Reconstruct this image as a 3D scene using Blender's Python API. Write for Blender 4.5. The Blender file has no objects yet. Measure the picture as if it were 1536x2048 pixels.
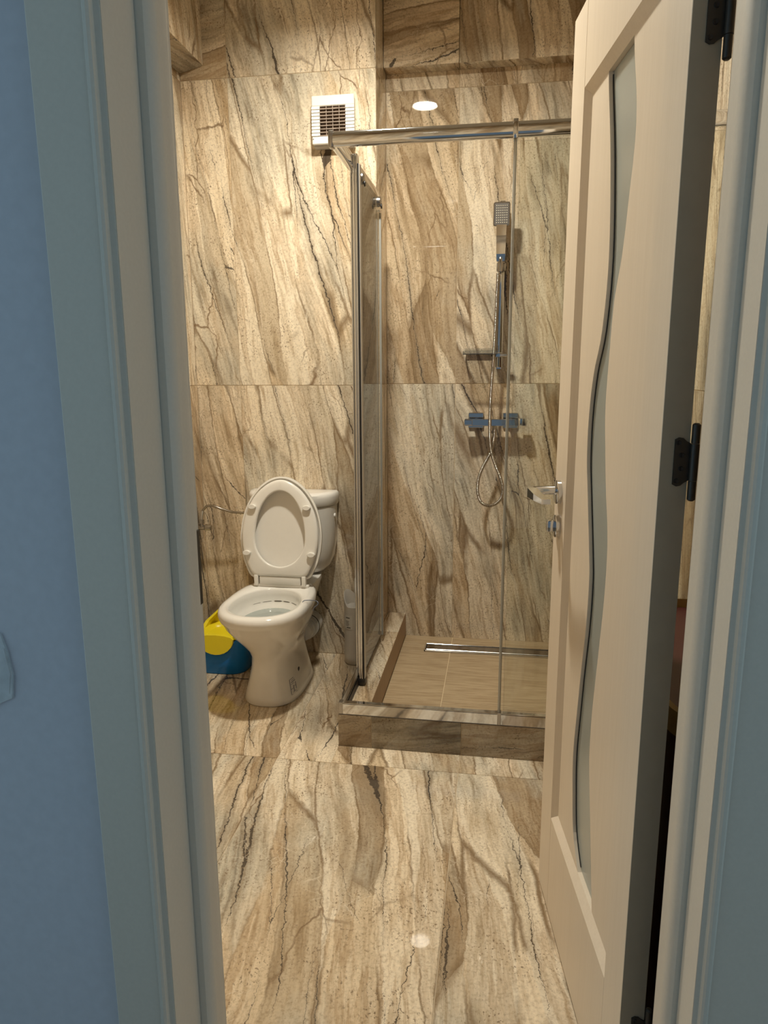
import bpy, bmesh, math
from mathutils import Vector, Matrix

# ------------------------------------------------------------------ camera, world, lights, exposure
SC = bpy.context.scene
CAM_H, PITCH, YAW, ROLL, FPX = 1.27551, 0.199772, 0.158287, -0.005033, 1434.96
cp, sp, cy, sy = math.cos(PITCH), math.sin(PITCH), math.cos(YAW), math.sin(YAW)
F = Vector((-sy*cp, cy*cp, -sp)); R0 = Vector((cy, sy, 0)); U0 = R0.cross(F)
Rt = math.cos(ROLL)*R0 + math.sin(ROLL)*U0
Up = -math.sin(ROLL)*R0 + math.cos(ROLL)*U0
cam = bpy.data.cameras.new('camera'); cam_o = bpy.data.objects.new('camera', cam)
SC.collection.objects.link(cam_o)
cam_o.matrix_world = Matrix(((Rt.x, Up.x, -F.x, 0), (Rt.y, Up.y, -F.y, 0), (Rt.z, Up.z, -F.z, CAM_H), (0, 0, 0, 1)))
cam.sensor_fit = 'VERTICAL'; cam.sensor_height = 24.0; cam.sensor_width = 18.0
cam.lens = FPX/2048*24.0; cam.clip_start = 0.02
SC.camera = cam_o

LAMP_X, LAMP_Y, CEIL = -0.452, 2.15, 2.72
LAMP_STRENGTH = 980.0
LAMP_COLOR = (1.0, 0.94, 0.79)
WORLD_COLOR, WORLD_STRENGTH = (0.54, 0.82, 1.0), 0.74
w = bpy.data.worlds.new('hall_daylight'); SC.world = w; w.use_nodes = True
bg = w.node_tree.nodes['Background']
bg.inputs['Color'].default_value = (*WORLD_COLOR, 1); bg.inputs['Strength'].default_value = WORLD_STRENGTH
SC.view_settings.view_transform = 'Standard'; SC.view_settings.look = 'None'
SC.view_settings.exposure = 0.0; SC.view_settings.gamma = 1.0; SC.view_settings.use_curve_mapping = False
SC.cycles.max_bounces = 10; SC.cycles.transparent_max_bounces = 16
SC.cycles.caustics_reflective = False; SC.cycles.caustics_refractive = False

# ------------------------------------------------------------------ node helpers and materials
def new_mat(name):
    m = bpy.data.materials.new(name); m.use_nodes = True
    nt = m.node_tree; b = nt.nodes['Principled BSDF']
    return m, nt, b
def N(nt, typ, **kw):
    n = nt.nodes.new(typ)
    for k, v in kw.items(): setattr(n, k, v)
    return n
def L(nt, a, b): nt.links.new(a, b)
def vmath(nt, op, a, b):
    n = N(nt, 'ShaderNodeVectorMath', operation=op)
    for i, x in enumerate((a, b)):
        if hasattr(x, 'type'): L(nt, x, n.inputs[i])
        elif x is not None: n.inputs[i].default_value = x
    return n.outputs[0]
def fmath(nt, op, a, b=None, clamp=False):
    n = N(nt, 'ShaderNodeMath', operation=op); n.use_clamp = clamp
    for i, x in enumerate((a, b)):
        if x is None: continue
        if hasattr(x, 'type'): L(nt, x, n.inputs[i])
        else: n.inputs[i].default_value = x
    return n.outputs[0]
def noise(nt, vec, scale, detail=3, rough=0.55, dist=0.0):
    n = N(nt, 'ShaderNodeTexNoise'); n.inputs['Scale'].default_value = scale
    n.inputs['Detail'].default_value = detail; n.inputs['Roughness'].default_value = rough
    n.inputs['Distortion'].default_value = dist; L(nt, vec, n.inputs['Vector']); return n
def ramp(nt, fac, pts, interp='LINEAR'):
    n = N(nt, 'ShaderNodeValToRGB'); cr = n.color_ramp; cr.interpolation = interp
    while len(cr.elements) < len(pts): cr.elements.new(0.5)
    for e, (p, c) in zip(cr.elements, pts):
        e.position = p; e.color = (*c, 1) if hasattr(c, '__len__') else (c, c, c, 1)
    L(nt, fac, n.inputs[0]); return n.outputs[0]
def mix(nt, fac, a, b, mode='MIX'):
    n = N(nt, 'ShaderNodeMix', data_type='RGBA', blend_type=mode)
    for sock, x in ((n.inputs[0], fac), (n.inputs[6], a), (n.inputs[7], b)):
        if hasattr(x, 'type'): L(nt, x, sock)
        elif hasattr(x, '__len__'): sock.default_value = (*x, 1)
        else: sock.default_value = x
    return n.outputs[2]

def marble(name, angle=12.0, tone=1.0, rough=0.018, warm=1.0):
    m, nt, b = new_mat(name)
    tc = N(nt, 'ShaderNodeTexCoord'); at = N(nt, 'ShaderNodeAttribute', attribute_type='OBJECT', attribute_name='seed')
    cx = N(nt, 'ShaderNodeCombineXYZ')
    L(nt, fmath(nt, 'MULTIPLY', at.outputs['Fac'], 3.17), cx.inputs[0])
    L(nt, fmath(nt, 'MULTIPLY', at.outputs['Fac'], 7.73), cx.inputs[1])
    L(nt, fmath(nt, 'MULTIPLY', at.outputs['Fac'], 1.9), cx.inputs[2])
    p0 = vmath(nt, 'ADD', tc.outputs['Object'], cx.outputs[0])
    mp = N(nt, 'ShaderNodeMapping'); mp.inputs['Rotation'].default_value = (0, 0, math.radians(-angle))
    L(nt, p0, mp.inputs[0]); p = mp.outputs[0]
    def warp(src, scale, det, ro, amp):
        n = noise(nt, src, scale, det, ro)
        return vmath(nt, 'MULTIPLY', vmath(nt, 'SUBTRACT', n.outputs['Color'], (0.5, 0.5, 0.5)), amp)
    w1v = warp(vmath(nt, 'MULTIPLY', p, (1, 0.6, 1)), 2.2, 1, 0.5, (0.16, 0.1, 0))       # slow bends of the strata
    w2v = warp(p, 9, 5, 0.65, (0.022, 0.05, 0))                    # ragged edges
    wf = warp(p, 40, 4, 0.7, (0.012, 0.012, 0))
    q = vmath(nt, 'ADD', vmath(nt, 'ADD', p, w1v), w2v)
    qf = vmath(nt, 'ADD', q, wf)
    def st(src, f, off=(0, 0, 0)): return vmath(nt, 'ADD', vmath(nt, 'MULTIPLY', src, (1, f, 1)), off)
    # soft streaky ground: cream to tan
    band = noise(nt, st(q, 0.10), 11, 5, 0.62)
    col = ramp(nt, band.outputs['Fac'], [
        (0.30, (0.42, 0.32, 0.21)), (0.38, (0.60, 0.485, 0.345)), (0.43, (0.80, 0.685, 0.53)), (0.475, (0.66, 0.53, 0.38)), (0.51, (0.88, 0.775, 0.62)), (0.60, (0.84, 0.73, 0.57)), (0.68, (0.60, 0.48, 0.33))])
    # stone layers: long slivers with crisp borders, each with its own shade
    vo = N(nt, 'ShaderNodeTexVoronoi'); vo.inputs['Scale'].default_value = 9.0
    L(nt, st(qf, 0.11), vo.inputs['Vector'])
    sep = N(nt, 'ShaderNodeSeparateColor'); L(nt, vo.outputs['Color'], sep.inputs[0])
    lay = ramp(nt, sep.outputs[0], [(0.0, (0.46, 0.39, 0.31)), (0.14, (0.62, 0.55, 0.46)), (0.19, (0.78, 0.77, 0.75)), (0.28, (0.97, 0.98, 0.99)), (0.60, (1.06, 1.06, 1.06)), (0.85, (0.92, 0.88, 0.82)), (1.0, (0.74, 0.66, 0.56))], 'LINEAR')
    col = mix(nt, 0.95, col, lay, 'MULTIPLY')
    # grey-green weathered zones with dense dark threads
    gz = noise(nt, st(q, 0.35, (4.1, 2.2, 0)), 4.2, 4, 0.55)
    gm = ramp(nt, gz.outputs['Fac'], [(0.50, 0.0), (0.60, 0.55), (0.72, 0.85)])
    thr = noise(nt, st(q, 0.09, (1.3, 0, 0)), 48, 3, 0.6)
    green = ramp(nt, thr.outputs['Fac'], [(0.36, (0.20, 0.185, 0.15)), (0.44, (0.42, 0.395, 0.33)), (0.60, (0.64, 0.60, 0.50))])
    col = mix(nt, gm, col, green)
    # fine grain along the strata
    g1 = noise(nt, st(q, 0.07), 85, 3, 0.6)
    col = mix(nt, 1.0, col, ramp(nt, g1.outputs['Fac'], [(0.30, (0.76, 0.70, 0.62)), (0.47, (0.98, 0.97, 0.955)), (0.7, (1.07, 1.07, 1.06))]), 'MULTIPLY')
    g2 = noise(nt, p, 130, 3, 0.65)
    col = mix(nt, 1.0, col, ramp(nt, g2.outputs['Fac'], [(0.30, (0.78, 0.74, 0.69)), (0.48, (1, 1, 1)), (0.72, (1.12, 1.12, 1.12))]), 'MULTIPLY')
    # rusty brown seams running with the layers
    ve = N(nt, 'ShaderNodeTexVoronoi', feature='DISTANCE_TO_EDGE'); ve.inputs['Scale'].default_value = 9.0
    L(nt, st(qf, 0.11), ve.inputs['Vector'])
    em = noise(nt, st(p, 0.6), 5, 3)
    edge = fmath(nt, 'MULTIPLY', ramp(nt, ve.outputs['Distance'], [(0.0, 1.0), (0.014, 0.7), (0.032, 0.0)]),
                 ramp(nt, em.outputs['Fac'], [(0.42, 0.0), (0.54, 0.85)]), True)
    col = mix(nt, edge, col, (0.20, 0.125, 0.06))
    # long jagged near-black cracks with a grey halo
    def cracks(col, scale, f, off, wmax, lo, hi, halo):
        vc = N(nt, 'ShaderNodeTexVoronoi', feature='DISTANCE_TO_EDGE'); vc.inputs['Scale'].default_value = scale
        L(nt, st(vmath(nt, 'ADD', qf, wf), f, off), vc.inputs['Vector'])
        cm = noise(nt, st(p, 0.5, off), 4.0, 2)
        width = ramp(nt, cm.outputs['Fac'], [(lo, 0.0), ((lo+hi)/2, 0.35), (hi, 1.0)])
        crack = fmath(nt, 'LESS_THAN', vc.outputs['Distance'], fmath(nt, 'MULTIPLY', width, wmax))
        soft = fmath(nt, 'MULTIPLY', ramp(nt, vc.outputs['Distance'], [(0.0, halo), (0.06, 0.0)]), width, True)
        col = mix(nt, soft, col, (0.27, 0.215, 0.15))
        return mix(nt, fmath(nt, 'MULTIPLY', crack, 0.9), col, (0.05, 0.038, 0.03))
    col = cracks(col, 4.2, 0.05, (7.7, 3.1, 0), 0.0085, 0.43, 0.66, 0.8)
    col = cracks(col, 9.0, 0.09, (2.7, 8.1, 0), 0.012, 0.50, 0.70, 0.5)
    # branching rust veins that cut across the strata
    vb = N(nt, 'ShaderNodeTexVoronoi', feature='DISTANCE_TO_EDGE'); vb.inputs['Scale'].default_value = 6.5
    L(nt, st(vmath(nt, 'ADD', qf, warp(p, 5, 3, 0.6, (0.10, 0.10, 0))), 0.33, (3.3, 5.1, 0)), vb.inputs['Vector'])
    bm_ = noise(nt, st(p, 0.7, (6.6, 1.1, 0)), 3.6, 2)
    bw = ramp(nt, bm_.outputs['Fac'], [(0.52, 0.0), (0.64, 1.0)])
    br_ = fmath(nt, 'MULTIPLY', ramp(nt, vb.outputs['Distance'], [(0.0, 1.0), (0.006, 0.8), (0.013, 0.0)]), bw, True)
    col = mix(nt, fmath(nt, 'MULTIPLY', br_, 0.9), col, (0.20, 0.12, 0.06))
    # pits
    pt = noise(nt, st(p, 0.7), 190, 2, 0.5); pm = noise(nt, p, 8, 3)
    pit = fmath(nt, 'MULTIPLY', ramp(nt, pt.outputs['Fac'], [(0.605, 0.0), (0.665, 1.0)]), ramp(nt, pm.outputs['Fac'], [(0.42, 0.15), (0.60, 0.85)]), True)
    col = mix(nt, pit, col, (0.22, 0.155, 0.095))
    # pale calcite crackle
    vk = N(nt, 'ShaderNodeTexVoronoi', feature='DISTANCE_TO_EDGE'); vk.inputs['Scale'].default_value = 19
    L(nt, vmath(nt, 'ADD', p, vmath(nt, 'MULTIPLY', w2v, (2.5, 1.5, 0))), vk.inputs['Vector'])
    km = noise(nt, vmath(nt, 'ADD', p, (9.1, 3.3, 0)), 4.5, 2)
    kr = fmath(nt, 'MULTIPLY', ramp(nt, vk.outputs['Distance'], [(0.0, 1.0), (0.02, 0.0)]), ramp(nt, km.outputs['Fac'], [(0.56, 0.0), (0.64, 0.5)]), True)
    col = mix(nt, kr, col, (0.88, 0.79, 0.64))
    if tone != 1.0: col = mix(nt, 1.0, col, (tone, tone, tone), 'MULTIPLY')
    L(nt, col, b.inputs['Base Color']); b.inputs['Roughness'].default_value = rough
    b.inputs['Specular IOR Level'].default_value = 0.72
    return m

def plain(name, col, rough=0.5, metal=0.0, bump=None, spec=0.5, coat=0.0, var=0.0):
    m, nt, b = new_mat(name)
    b.inputs['Base Color'].default_value = (*col, 1); b.inputs['Roughness'].default_value = rough
    b.inputs['Metallic'].default_value = metal; b.inputs['Specular IOR Level'].default_value = spec
    b.inputs['Coat Weight'].default_value = coat; b.inputs['Coat Roughness'].default_value = 0.05
    tc = N(nt, 'ShaderNodeTexCoord')
    n = noise(nt, tc.outputs['Object'], 35 if not bump else bump[0], 3)
    v = var or 0.03
    c = mix(nt, 1.0, col, ramp(nt, n.outputs['Fac'], [(0.3, 1-v), (0.7, 1+v)]), 'MULTIPLY'); L(nt, c, b.inputs['Base Color'])
    if bump:
        bp = N(nt, 'ShaderNodeBump'); bp.inputs['Strength'].default_value = bump[1]; bp.inputs['Distance'].default_value = 0.002
        L(nt, n.outputs['Fac'], bp.inputs['Height']); L(nt, bp.outputs[0], b.inputs['Normal'])
    return m

def grain(name, col, dark, axis=2, scale=90, stretch=0.03, rough=0.45, amt=0.5, bump=0.1):
    """fine-grained laminate or wood-look tile, the grain running along one local axis"""
    m, nt, b = new_mat(name)
    tc = N(nt, 'ShaderNodeTexCoord'); sc = [1, 1, 1]; sc[axis] = stretch
    v = vmath(nt, 'MULTIPLY', tc.outputs['Object'], tuple(sc))
    n = noise(nt, v, scale, 4, 0.6)
    n2 = noise(nt, v, scale*0.22, 3, 0.6)
    c = mix(nt, fmath(nt, 'MULTIPLY', ramp(nt, n.outputs['Fac'], [(0.42, 0.0), (0.68, 1.0)]), amt), col, dark)
    c = mix(nt, fmath(nt, 'MULTIPLY', ramp(nt, n2.outputs['Fac'], [(0.45, 0.0), (0.65, 1.0)]), amt*0.6), c, dark)
    L(nt, c, b.inputs['Base Color']); b.inputs['Roughness'].default_value = rough
    bp = N(nt, 'ShaderNodeBump'); bp.inputs['Strength'].default_value = bump; bp.inputs['Distance'].default_value = 0.001
    L(nt, n.outputs['Fac'], bp.inputs['Height']); L(nt, bp.outputs[0], b.inputs['Normal'])
    return m

def thin_glass(name, tint, refl=1.0, rough=0.0, haze=0.0):
    m, nt, b = new_mat(name); nt.nodes.remove(b)
    tr = N(nt, 'ShaderNodeBsdfTransparent'); tr.inputs[0].default_value = (*tint, 1)
    gl = N(nt, 'ShaderNodeBsdfGlossy'); gl.inputs['Roughness'].default_value = rough
    fr = N(nt, 'ShaderNodeFresnel'); fr.inputs['IOR'].default_value = 1.45
    mx = N(nt, 'ShaderNodeMixShader'); L(nt, fmath(nt, 'MULTIPLY', fr.outputs[0], refl, True), mx.inputs[0])
    if haze:
        df = N(nt, 'ShaderNodeBsdfDiffuse'); df.inputs[0].default_value = (0.75, 0.78, 0.76, 1)
        m2 = N(nt, 'ShaderNodeMixShader'); m2.inputs[0].default_value = haze
        L(nt, tr.outputs[0], m2.inputs[1]); L(nt, df.outputs[0], m2.inputs[2]); L(nt, m2.outputs[0], mx.inputs[1])
    else: L(nt, tr.outputs[0], mx.inputs[1])
    L(nt, gl.outputs[0], mx.inputs[2])
    L(nt, mx.outputs[0], nt.nodes['Material Output'].inputs[0])
    return m

M = {}
M['marble'] = marble('marble_tile')
M['marble_side'] = marble('marble_strip_tile', angle=4, tone=0.94, rough=0.02)
M['marble_shaded'] = marble('marble_shaded_tile', angle=10, tone=0.50, rough=0.02)  # marble darkened so the shade on the kerb faces is in its colour
M['grout'] = plain('beige_grout', (0.66, 0.54, 0.38), 0.8)
M['wood_tile'] = grain('wood_look_floor_tile', (0.50, 0.385, 0.245), (0.33, 0.23, 0.13), axis=0, scale=75, stretch=0.10, rough=0.5, amt=0.85)
M['wood_grout'] = plain('pale_shower_grout', (0.70, 0.57, 0.38), 0.8)
M['kerb_inner'] = grain('brown_kerb_inner_tile', (0.33, 0.21, 0.11), (0.25, 0.155, 0.075), axis=1, scale=60, stretch=0.08, rough=0.4, amt=0.4)
M['paint_blue'] = plain('hall_wall_paint', (0.56, 0.575, 0.63), 0.85, bump=(60, 0.15), var=0.03)
M['ceiling'] = plain('ceiling_paint', (0.52, 0.50, 0.46), 0.9)
M['hall_floor'] = grain('hall_laminate_floor', (0.30, 0.21, 0.13), (0.18, 0.12, 0.07), axis=1, scale=40, stretch=0.06)
M['frame'] = plain('door_frame_laminate', (0.64, 0.585, 0.50), 0.5, bump=(180, 0.05), var=0.02)
M['leaf'] = grain('door_leaf_laminate', (0.80, 0.70, 0.575), (0.72, 0.62, 0.495), axis=2, scale=260, stretch=0.02, rough=0.42, amt=0.35, bump=0.12)
M['edge'] = plain('greige_edge_band', (0.36, 0.315, 0.24), 0.5)
M['frost'] = plain('frosted_door_glass', (0.50, 0.55, 0.53), 0.28, bump=(9, 0.2), var=0.02)
M['frost'].node_tree.nodes['Principled BSDF'].inputs['Transmission Weight'].default_value = 0.3
M['frost'].node_tree.nodes['Principled BSDF'].inputs['IOR'].default_value = 1.8
M['gasket'] = plain('dark_glazing_gasket', (0.02, 0.018, 0.016), 0.6)
M['chrome'] = plain('polished_chrome', (0.70, 0.71, 0.73), 0.07, 1.0, var=0.01)
M['valve'] = plain('dull_valve_chrome', (0.46, 0.44, 0.41), 0.16, 1.0, var=0.05)
M['steel'] = plain('brushed_steel', (0.42, 0.40, 0.38), 0.25, 1.0)
M['dark_chrome'] = plain('dark_hose_steel', (0.40, 0.37, 0.33), 0.18, 1.0)  # one even dark steel, shared by both hoses
M['hinge'] = plain('dark_bronze_hinge', (0.055, 0.052, 0.047), 0.42, 0.6)
M['black'] = plain('black_rubber', (0.012, 0.011, 0.012), 0.5)
M['glass'] = thin_glass('clear_shower_glass', (0.965, 0.97, 0.955), refl=0.85)
M['glass_edge'] = thin_glass('translucent_seal_strip', (0.72, 0.70, 0.64), haze=0.45, rough=0.2)
M['acrylic'] = thin_glass('clear_acrylic', (0.86, 0.85, 0.82), refl=1.2, rough=0.03, haze=0.05)
M['ceramic'] = plain('white_sanitary_ceramic', (0.80, 0.775, 0.735), 0.10, var=0.01, coat=0.3)
M['seat'] = plain('white_seat_plastic', (0.80, 0.77, 0.72), 0.22, var=0.01)
M['white'] = plain('white_plastic', (0.84, 0.83, 0.80), 0.35, var=0.01)
M['grey_plastic'] = plain('greyish_white_plastic', (0.56, 0.53, 0.49), 0.4)
M['water'] = plain('bowl_water', (0.33, 0.36, 0.34), 0.03, var=0.01)
M['stain'] = plain('dark_limescale', (0.10, 0.085, 0.07), 0.5)
M['fan_dark'] = plain('dusty_fan_shutter', (0.14, 0.095, 0.07), 0.7, var=0.25)
M['fan_grid'] = plain('dusty_fan_grid', (0.30, 0.235, 0.19), 0.6, var=0.2)
M['ink'] = plain('grey_print', (0.25, 0.25, 0.28), 0.6)
M['ink_dark'] = plain('black_print', (0.03, 0.03, 0.03), 0.6)
M['label'] = plain('paper_label', (0.62, 0.60, 0.56), 0.5)
M['yellow'] = plain('yellow_plastic', (0.80, 0.66, 0.02), 0.35, var=0.01)
M['blue'] = plain('blue_plastic', (0.0, 0.17, 0.55), 0.35, var=0.01)
M['wire'] = plain('blue_grey_wire', (0.14, 0.17, 0.24), 0.35)
M['red'] = plain('dark_red_plastic', (0.045, 0.006, 0.003), 0.5)
M['ochre'] = plain('ochre_plastic', (0.34, 0.24, 0.09), 0.5)
M['nozzle'] = plain('pale_rubber_nozzle', (0.86, 0.82, 0.70), 0.4)
M['head_face'] = plain('grey_spray_face', (0.17, 0.16, 0.155), 0.35)
M['plaster'] = plain('bare_plaster', (0.55, 0.58, 0.60), 0.9, bump=(50, 0.4), var=0.1)
M['fluff'] = plain('ribbed_cream_cloth', (0.72, 0.62, 0.50), 0.9, bump=(80, 0.6), var=0.15)
m, nt, b = new_mat('lamp_diffuser_glow')
b.inputs['Base Color'].default_value = (1, 1, 1, 1)
b.inputs['Emission Color'].default_value = (*LAMP_COLOR, 1); b.inputs['Emission Strength'].default_value = LAMP_STRENGTH
M['lamp'] = m

# ------------------------------------------------------------------ object helpers
def props(o, label=None, cat=None, group=None, kind=None):
    if label: o['label'] = label
    if cat: o['category'] = cat
    if group: o['group'] = group
    if kind: o['kind'] = kind
    return o
def empty(name, loc=(0, 0, 0), rotz=0.0, **k):
    o = bpy.data.objects.new(name, None); o.empty_display_size = 0.05
    SC.collection.objects.link(o); o.location = loc; o.rotation_euler = (0, 0, rotz)
    return props(o, **k)
class B:
    """collects shapes in one bmesh, given in world coordinates, linked as one object"""
    def __init__(s): s.bm = bmesh.new()
    def box(s, x0, x1, y0, y1, z0, z1, bev=0.0, seg=1):
        r = bmesh.ops.create_cube(s.bm, size=1.0)
        for v in r['verts']:
            v.co = Vector(((x0+x1)/2+v.co.x*(x1-x0), (y0+y1)/2+v.co.y*(y1-y0), (z0+z1)/2+v.co.z*(z1-z0)))
        if bev:
            es = {e for v in r['verts'] for e in v.link_edges}
            bmesh.ops.bevel(s.bm, geom=list(es), offset=bev, segments=seg, affect='EDGES', profile=0.5)
        return s
    def rings(s, rs, cap0=True, cap1=True, closed=False):
        vs = [[s.bm.verts.new(p) for p in r] for r in rs]
        n = len(vs[0])
        pairs = list(zip(vs, vs[1:])) + ([(vs[-1], vs[0])] if closed else [])
        for a, b_ in pairs:
            for i in range(n):
                s.bm.faces.new((a[i], a[(i+1) % n], b_[(i+1) % n], b_[i]))
        if cap0 and not closed: s.bm.faces.new(list(reversed(vs[0])))
        if cap1 and not closed: s.bm.faces.new(vs[-1])
        return s
    def tube(s, pts, rad, n=10, cap=True):
        pts = [Vector(p) for p in pts]; rs = []; prev = None
        rad = rad if hasattr(rad, '__len__') else [rad]*len(pts)
        for i, p in enumerate(pts):
            t = (pts[min(i+1, len(pts)-1)] - pts[max(i-1, 0)])
            if t.length < 1e-9: t = prev_t
            t.normalize(); prev_t = t
            if prev is None:
                a = Vector((0, 0, 1)) if abs(t.z) < 0.9 else Vector((1, 0, 0)); prev = (a - t*a.dot(t)).normalized()
            prev = (prev - t*prev.dot(t)).normalized(); c = t.cross(prev)
            rs.append([p + rad[i]*(math.cos(2*math.pi*k/n)*prev + math.sin(2*math.pi*k/n)*c) for k in range(n)])
        return s.rings(rs, cap, cap)
    def poly(s, pts, d, ax=(0, 1, 0)):
        """prism: outline pts (3D) extruded along vector ax*d"""
        a = Vector(ax)*d
        return s.rings([[Vector(p) for p in pts], [Vector(p)+a for p in pts]])
    def done(s, name, mat, parent=None, smooth=False, loc=None, ang=40, **k):
        bm = s.bm; bmesh.ops.recalc_face_normals(bm, faces=bm.faces[:])
        off = Vector(loc) if loc is not None else (parent.location.copy() if parent is not None and not parent.get('local') else Vector((0, 0, 0)))
        if parent is not None and parent.get('local'): off = Vector((0, 0, 0))
        if parent is not None and parent.get('off') is not None: off = Vector(parent['off'])
        for v in bm.verts: v.co -= off
        me = bpy.data.meshes.new(name); bm.to_mesh(me); bm.free(); me.materials.append(mat)
        if smooth:
            me.polygons.foreach_set('use_smooth', [True]*len(me.polygons))
            me.set_sharp_from_angle(angle=math.radians(ang))
        o = bpy.data.objects.new(name, me); SC.collection.objects.link(o)
        if parent is not None: o.parent = parent
        else: o.location = off
        return props(o, **k)
def sub(o, parent, name_unused=None):
    """make o (already built) a sub-part of parent"""
    o.parent = parent; return o
def spline(pts, n=8):
    P = [Vector(p) for p in pts]; out = []
    for i in range(len(P)-1):
        a, b_, c, d = P[max(i-1, 0)], P[i], P[i+1], P[min(i+2, len(P)-1)]
        for k in range(n):
            t = k/n
            out.append(0.5*((2*b_)+(c-a)*t+(2*a-5*b_+4*c-d)*t*t+(3*b_-a-3*c+d)*t**3))
    out.append(P[-1]); return out
def text_mesh(txt, size, mat, name, parent, mw, depth=0.0003):
    cu = bpy.data.curves.new('lettering', 'FONT'); cu.body = txt; cu.size = size; cu.extrude = depth
    cu.align_x = 'CENTER'; cu.align_y = 'CENTER'
    t = bpy.data.objects.new('lettering', cu); SC.collection.objects.link(t)
    dg = bpy.context.evaluated_depsgraph_get(); me = bpy.data.meshes.new_from_object(t.evaluated_get(dg))
    bpy.data.objects.remove(t); me.materials.clear(); me.materials.append(mat); me.transform(mw)
    o = bpy.data.objects.new(name, me); SC.collection.objects.link(o); o.parent = parent
    return o

SEED = [0.0]
def tile(parent, origin, U, V, w_, h_, mat, seed, t=0.009, gap=0.0011, name='tile', along=None):
    """one tile: local x = U (width), local y = V (veins run along it), local z = outward normal; face on the plane"""
    U, V = Vector(U), Vector(V); Nn = U.cross(V)
    bm = bmesh.new(); r = bmesh.ops.create_cube(bm, size=1.0)
    for v in r['verts']:
        v.co = Vector((v.co.x*(w_-2*gap), v.co.y*(h_-2*gap), -t/2 + v.co.z*t))
    bmesh.ops.bevel(bm, geom=[e for e in bm.edges if all(v.co.z > -t/2 for v in e.verts)], offset=0.0006, segments=1, affect='EDGES')
    me = bpy.data.meshes.new(name); bm.to_mesh(me); bm.free(); me.materials.append(mat)
    o = bpy.data.objects.new(name, me); SC.collection.objects.link(o)
    c = Vector(origin) + U*w_/2 + V*h_/2
    o.matrix_world = Matrix(((U.x, V.x, Nn.x, c.x), (U.y, V.y, Nn.y, c.y), (U.z, V.z, Nn.z, c.z), (0, 0, 0, 1)))
    o.parent = parent; o['seed'] = float(seed)
    return o
def tiles(parent, origin, U, V, ub, vb, mat, seed0, t=0.009, rot=()):
    """grid of tiles between the break lists ub and vb; origin is at u=0, v=0"""
    k = 0
    for j in range(len(vb)-1):
        for i in range(len(ub)-1):
            o_ = Vector(origin) + Vector(U)*ub[i] + Vector(V)*vb[j]
            k += 1
            if k in rot:   # laid with the veins running across
                tile(parent, o_ + Vector(U)*(ub[i+1]-ub[i]), V, -Vector(U), vb[j+1]-vb[j], ub[i+1]-ub[i], mat, seed0+k*1.37, t)
            else:
                tile(parent, o_, U, V, ub[i+1]-ub[i], vb[j+1]-vb[j], mat, seed0+k*1.37, t)

# ------------------------------------------------------------------ room shell
XL, XR, YT, YS, XS = -1.297, 0.60, 2.994, 3.252, -0.5016
YF0, YF1 = 0.815, 0.945       # door wall: hall face, bathroom face
T = 0.0022
DX0, DX1, DZ = -0.452, 0.275, 1.985   # rough opening
fl = B().box(XL-0.12, XR+0.12, YF0, 3.40, -0.10, -T).done('floor', M['grout'], kind='structure')
RX, RY = -0.699, 2.0956
tiles(fl, (0, 0, 0), (1, 0, 0), (0, 1, 0), [XL, RX, RX+0.6, RX+1.2, XR], [YF0, RY-1.2, RY], M['marble'], 2.0)
tiles(fl, (0, 0, 0), (1, 0, 0), (0, 1, 0), [XL, RX, -0.514], [RY, YT], M['marble'], 40.3)
tiles(fl, (0, 0, 0), (1, 0, 0), (0, 1, 0), [-0.514, RX+0.6, XR], [RY, 2.30], M['marble'], 47.1)
hw = B().box(-1.8, 1.8, -1.42, -1.3, -0.1, CEIL+0.1).done('wall_hall', M['paint_blue'], kind='structure')
hc_ = B().box(-1.8, 1.8, -1.3, YF0, CEIL, CEIL+0.1).done('ceiling_2', M['ceiling'], kind='structure')
hf = B().box(-1.8, 1.8, -1.42, YF0, -0.10, -0.004).done('floor_2', M['hall_floor'], kind='structure')

wb = B().box(XL-0.12, XS-T, YT+T, 3.40, -0.1, CEIL+0.1).done('wall_back_left', M['grout'], kind='structure')
tiles(wb, (0, YT, 0), (1, 0, 0), (0, 0, 1), [XL, -1.10, XS], [0, 1.2, 2.4, CEIL], M['marble'], 11.0, rot=(5,))
tile(wb, (XS, YT, 0.0), (0, 1, 0), (0, 0, 1), YS-YT, 1.2, M['marble_side'], 3.3)
tile(wb, (XS, YT, 1.2), (0, 1, 0), (0, 0, 1), YS-YT, 1.2, M['marble_side'], 4.9)
tile(wb, (XS, YT, 2.4), (0, 1, 0), (0, 0, 1), YS-YT, CEIL-2.4, M['marble_side'], 5.9)
ws = B().box(XS-T, XR+0.12, YS+T, 3.40, -0.1, CEIL+0.1).done('wall_back', M['grout'], kind='structure')
tiles(ws, (0, YS, 0), (1, 0, 0), (0, 0, 1), [XS, -0.194, 0.406, XR], [0, 1.2, 2.4, CEIL], M['marble'], 23.0)
wl = B().box(XL-0.12, XL-T, YF1, YT+T, -0.1, CEIL+0.1).done('wall_left', M['grout'], kind='structure')
tiles(wl, (XL, YT, 0), (0, 1, 0), (0, 0, 1), [-2.05, -1.75, -1.15, -0.55, 0], [0, 1.2, 2.4, CEIL], M['marble'], 31.0)
wr = B().box(XR+T, XR+0.12, YF1, YS+T, -0.1, CEIL+0.1).done('wall_right', M['grout'], kind='structure')
tiles(wr, (XR, YS, 0), (0, -1, 0), (0, 0, 1), [0, 0.5, 1.1, 1.7, 2.30], [0, 1.2, 2.4, CEIL], M['marble'], 36.0)
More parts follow.
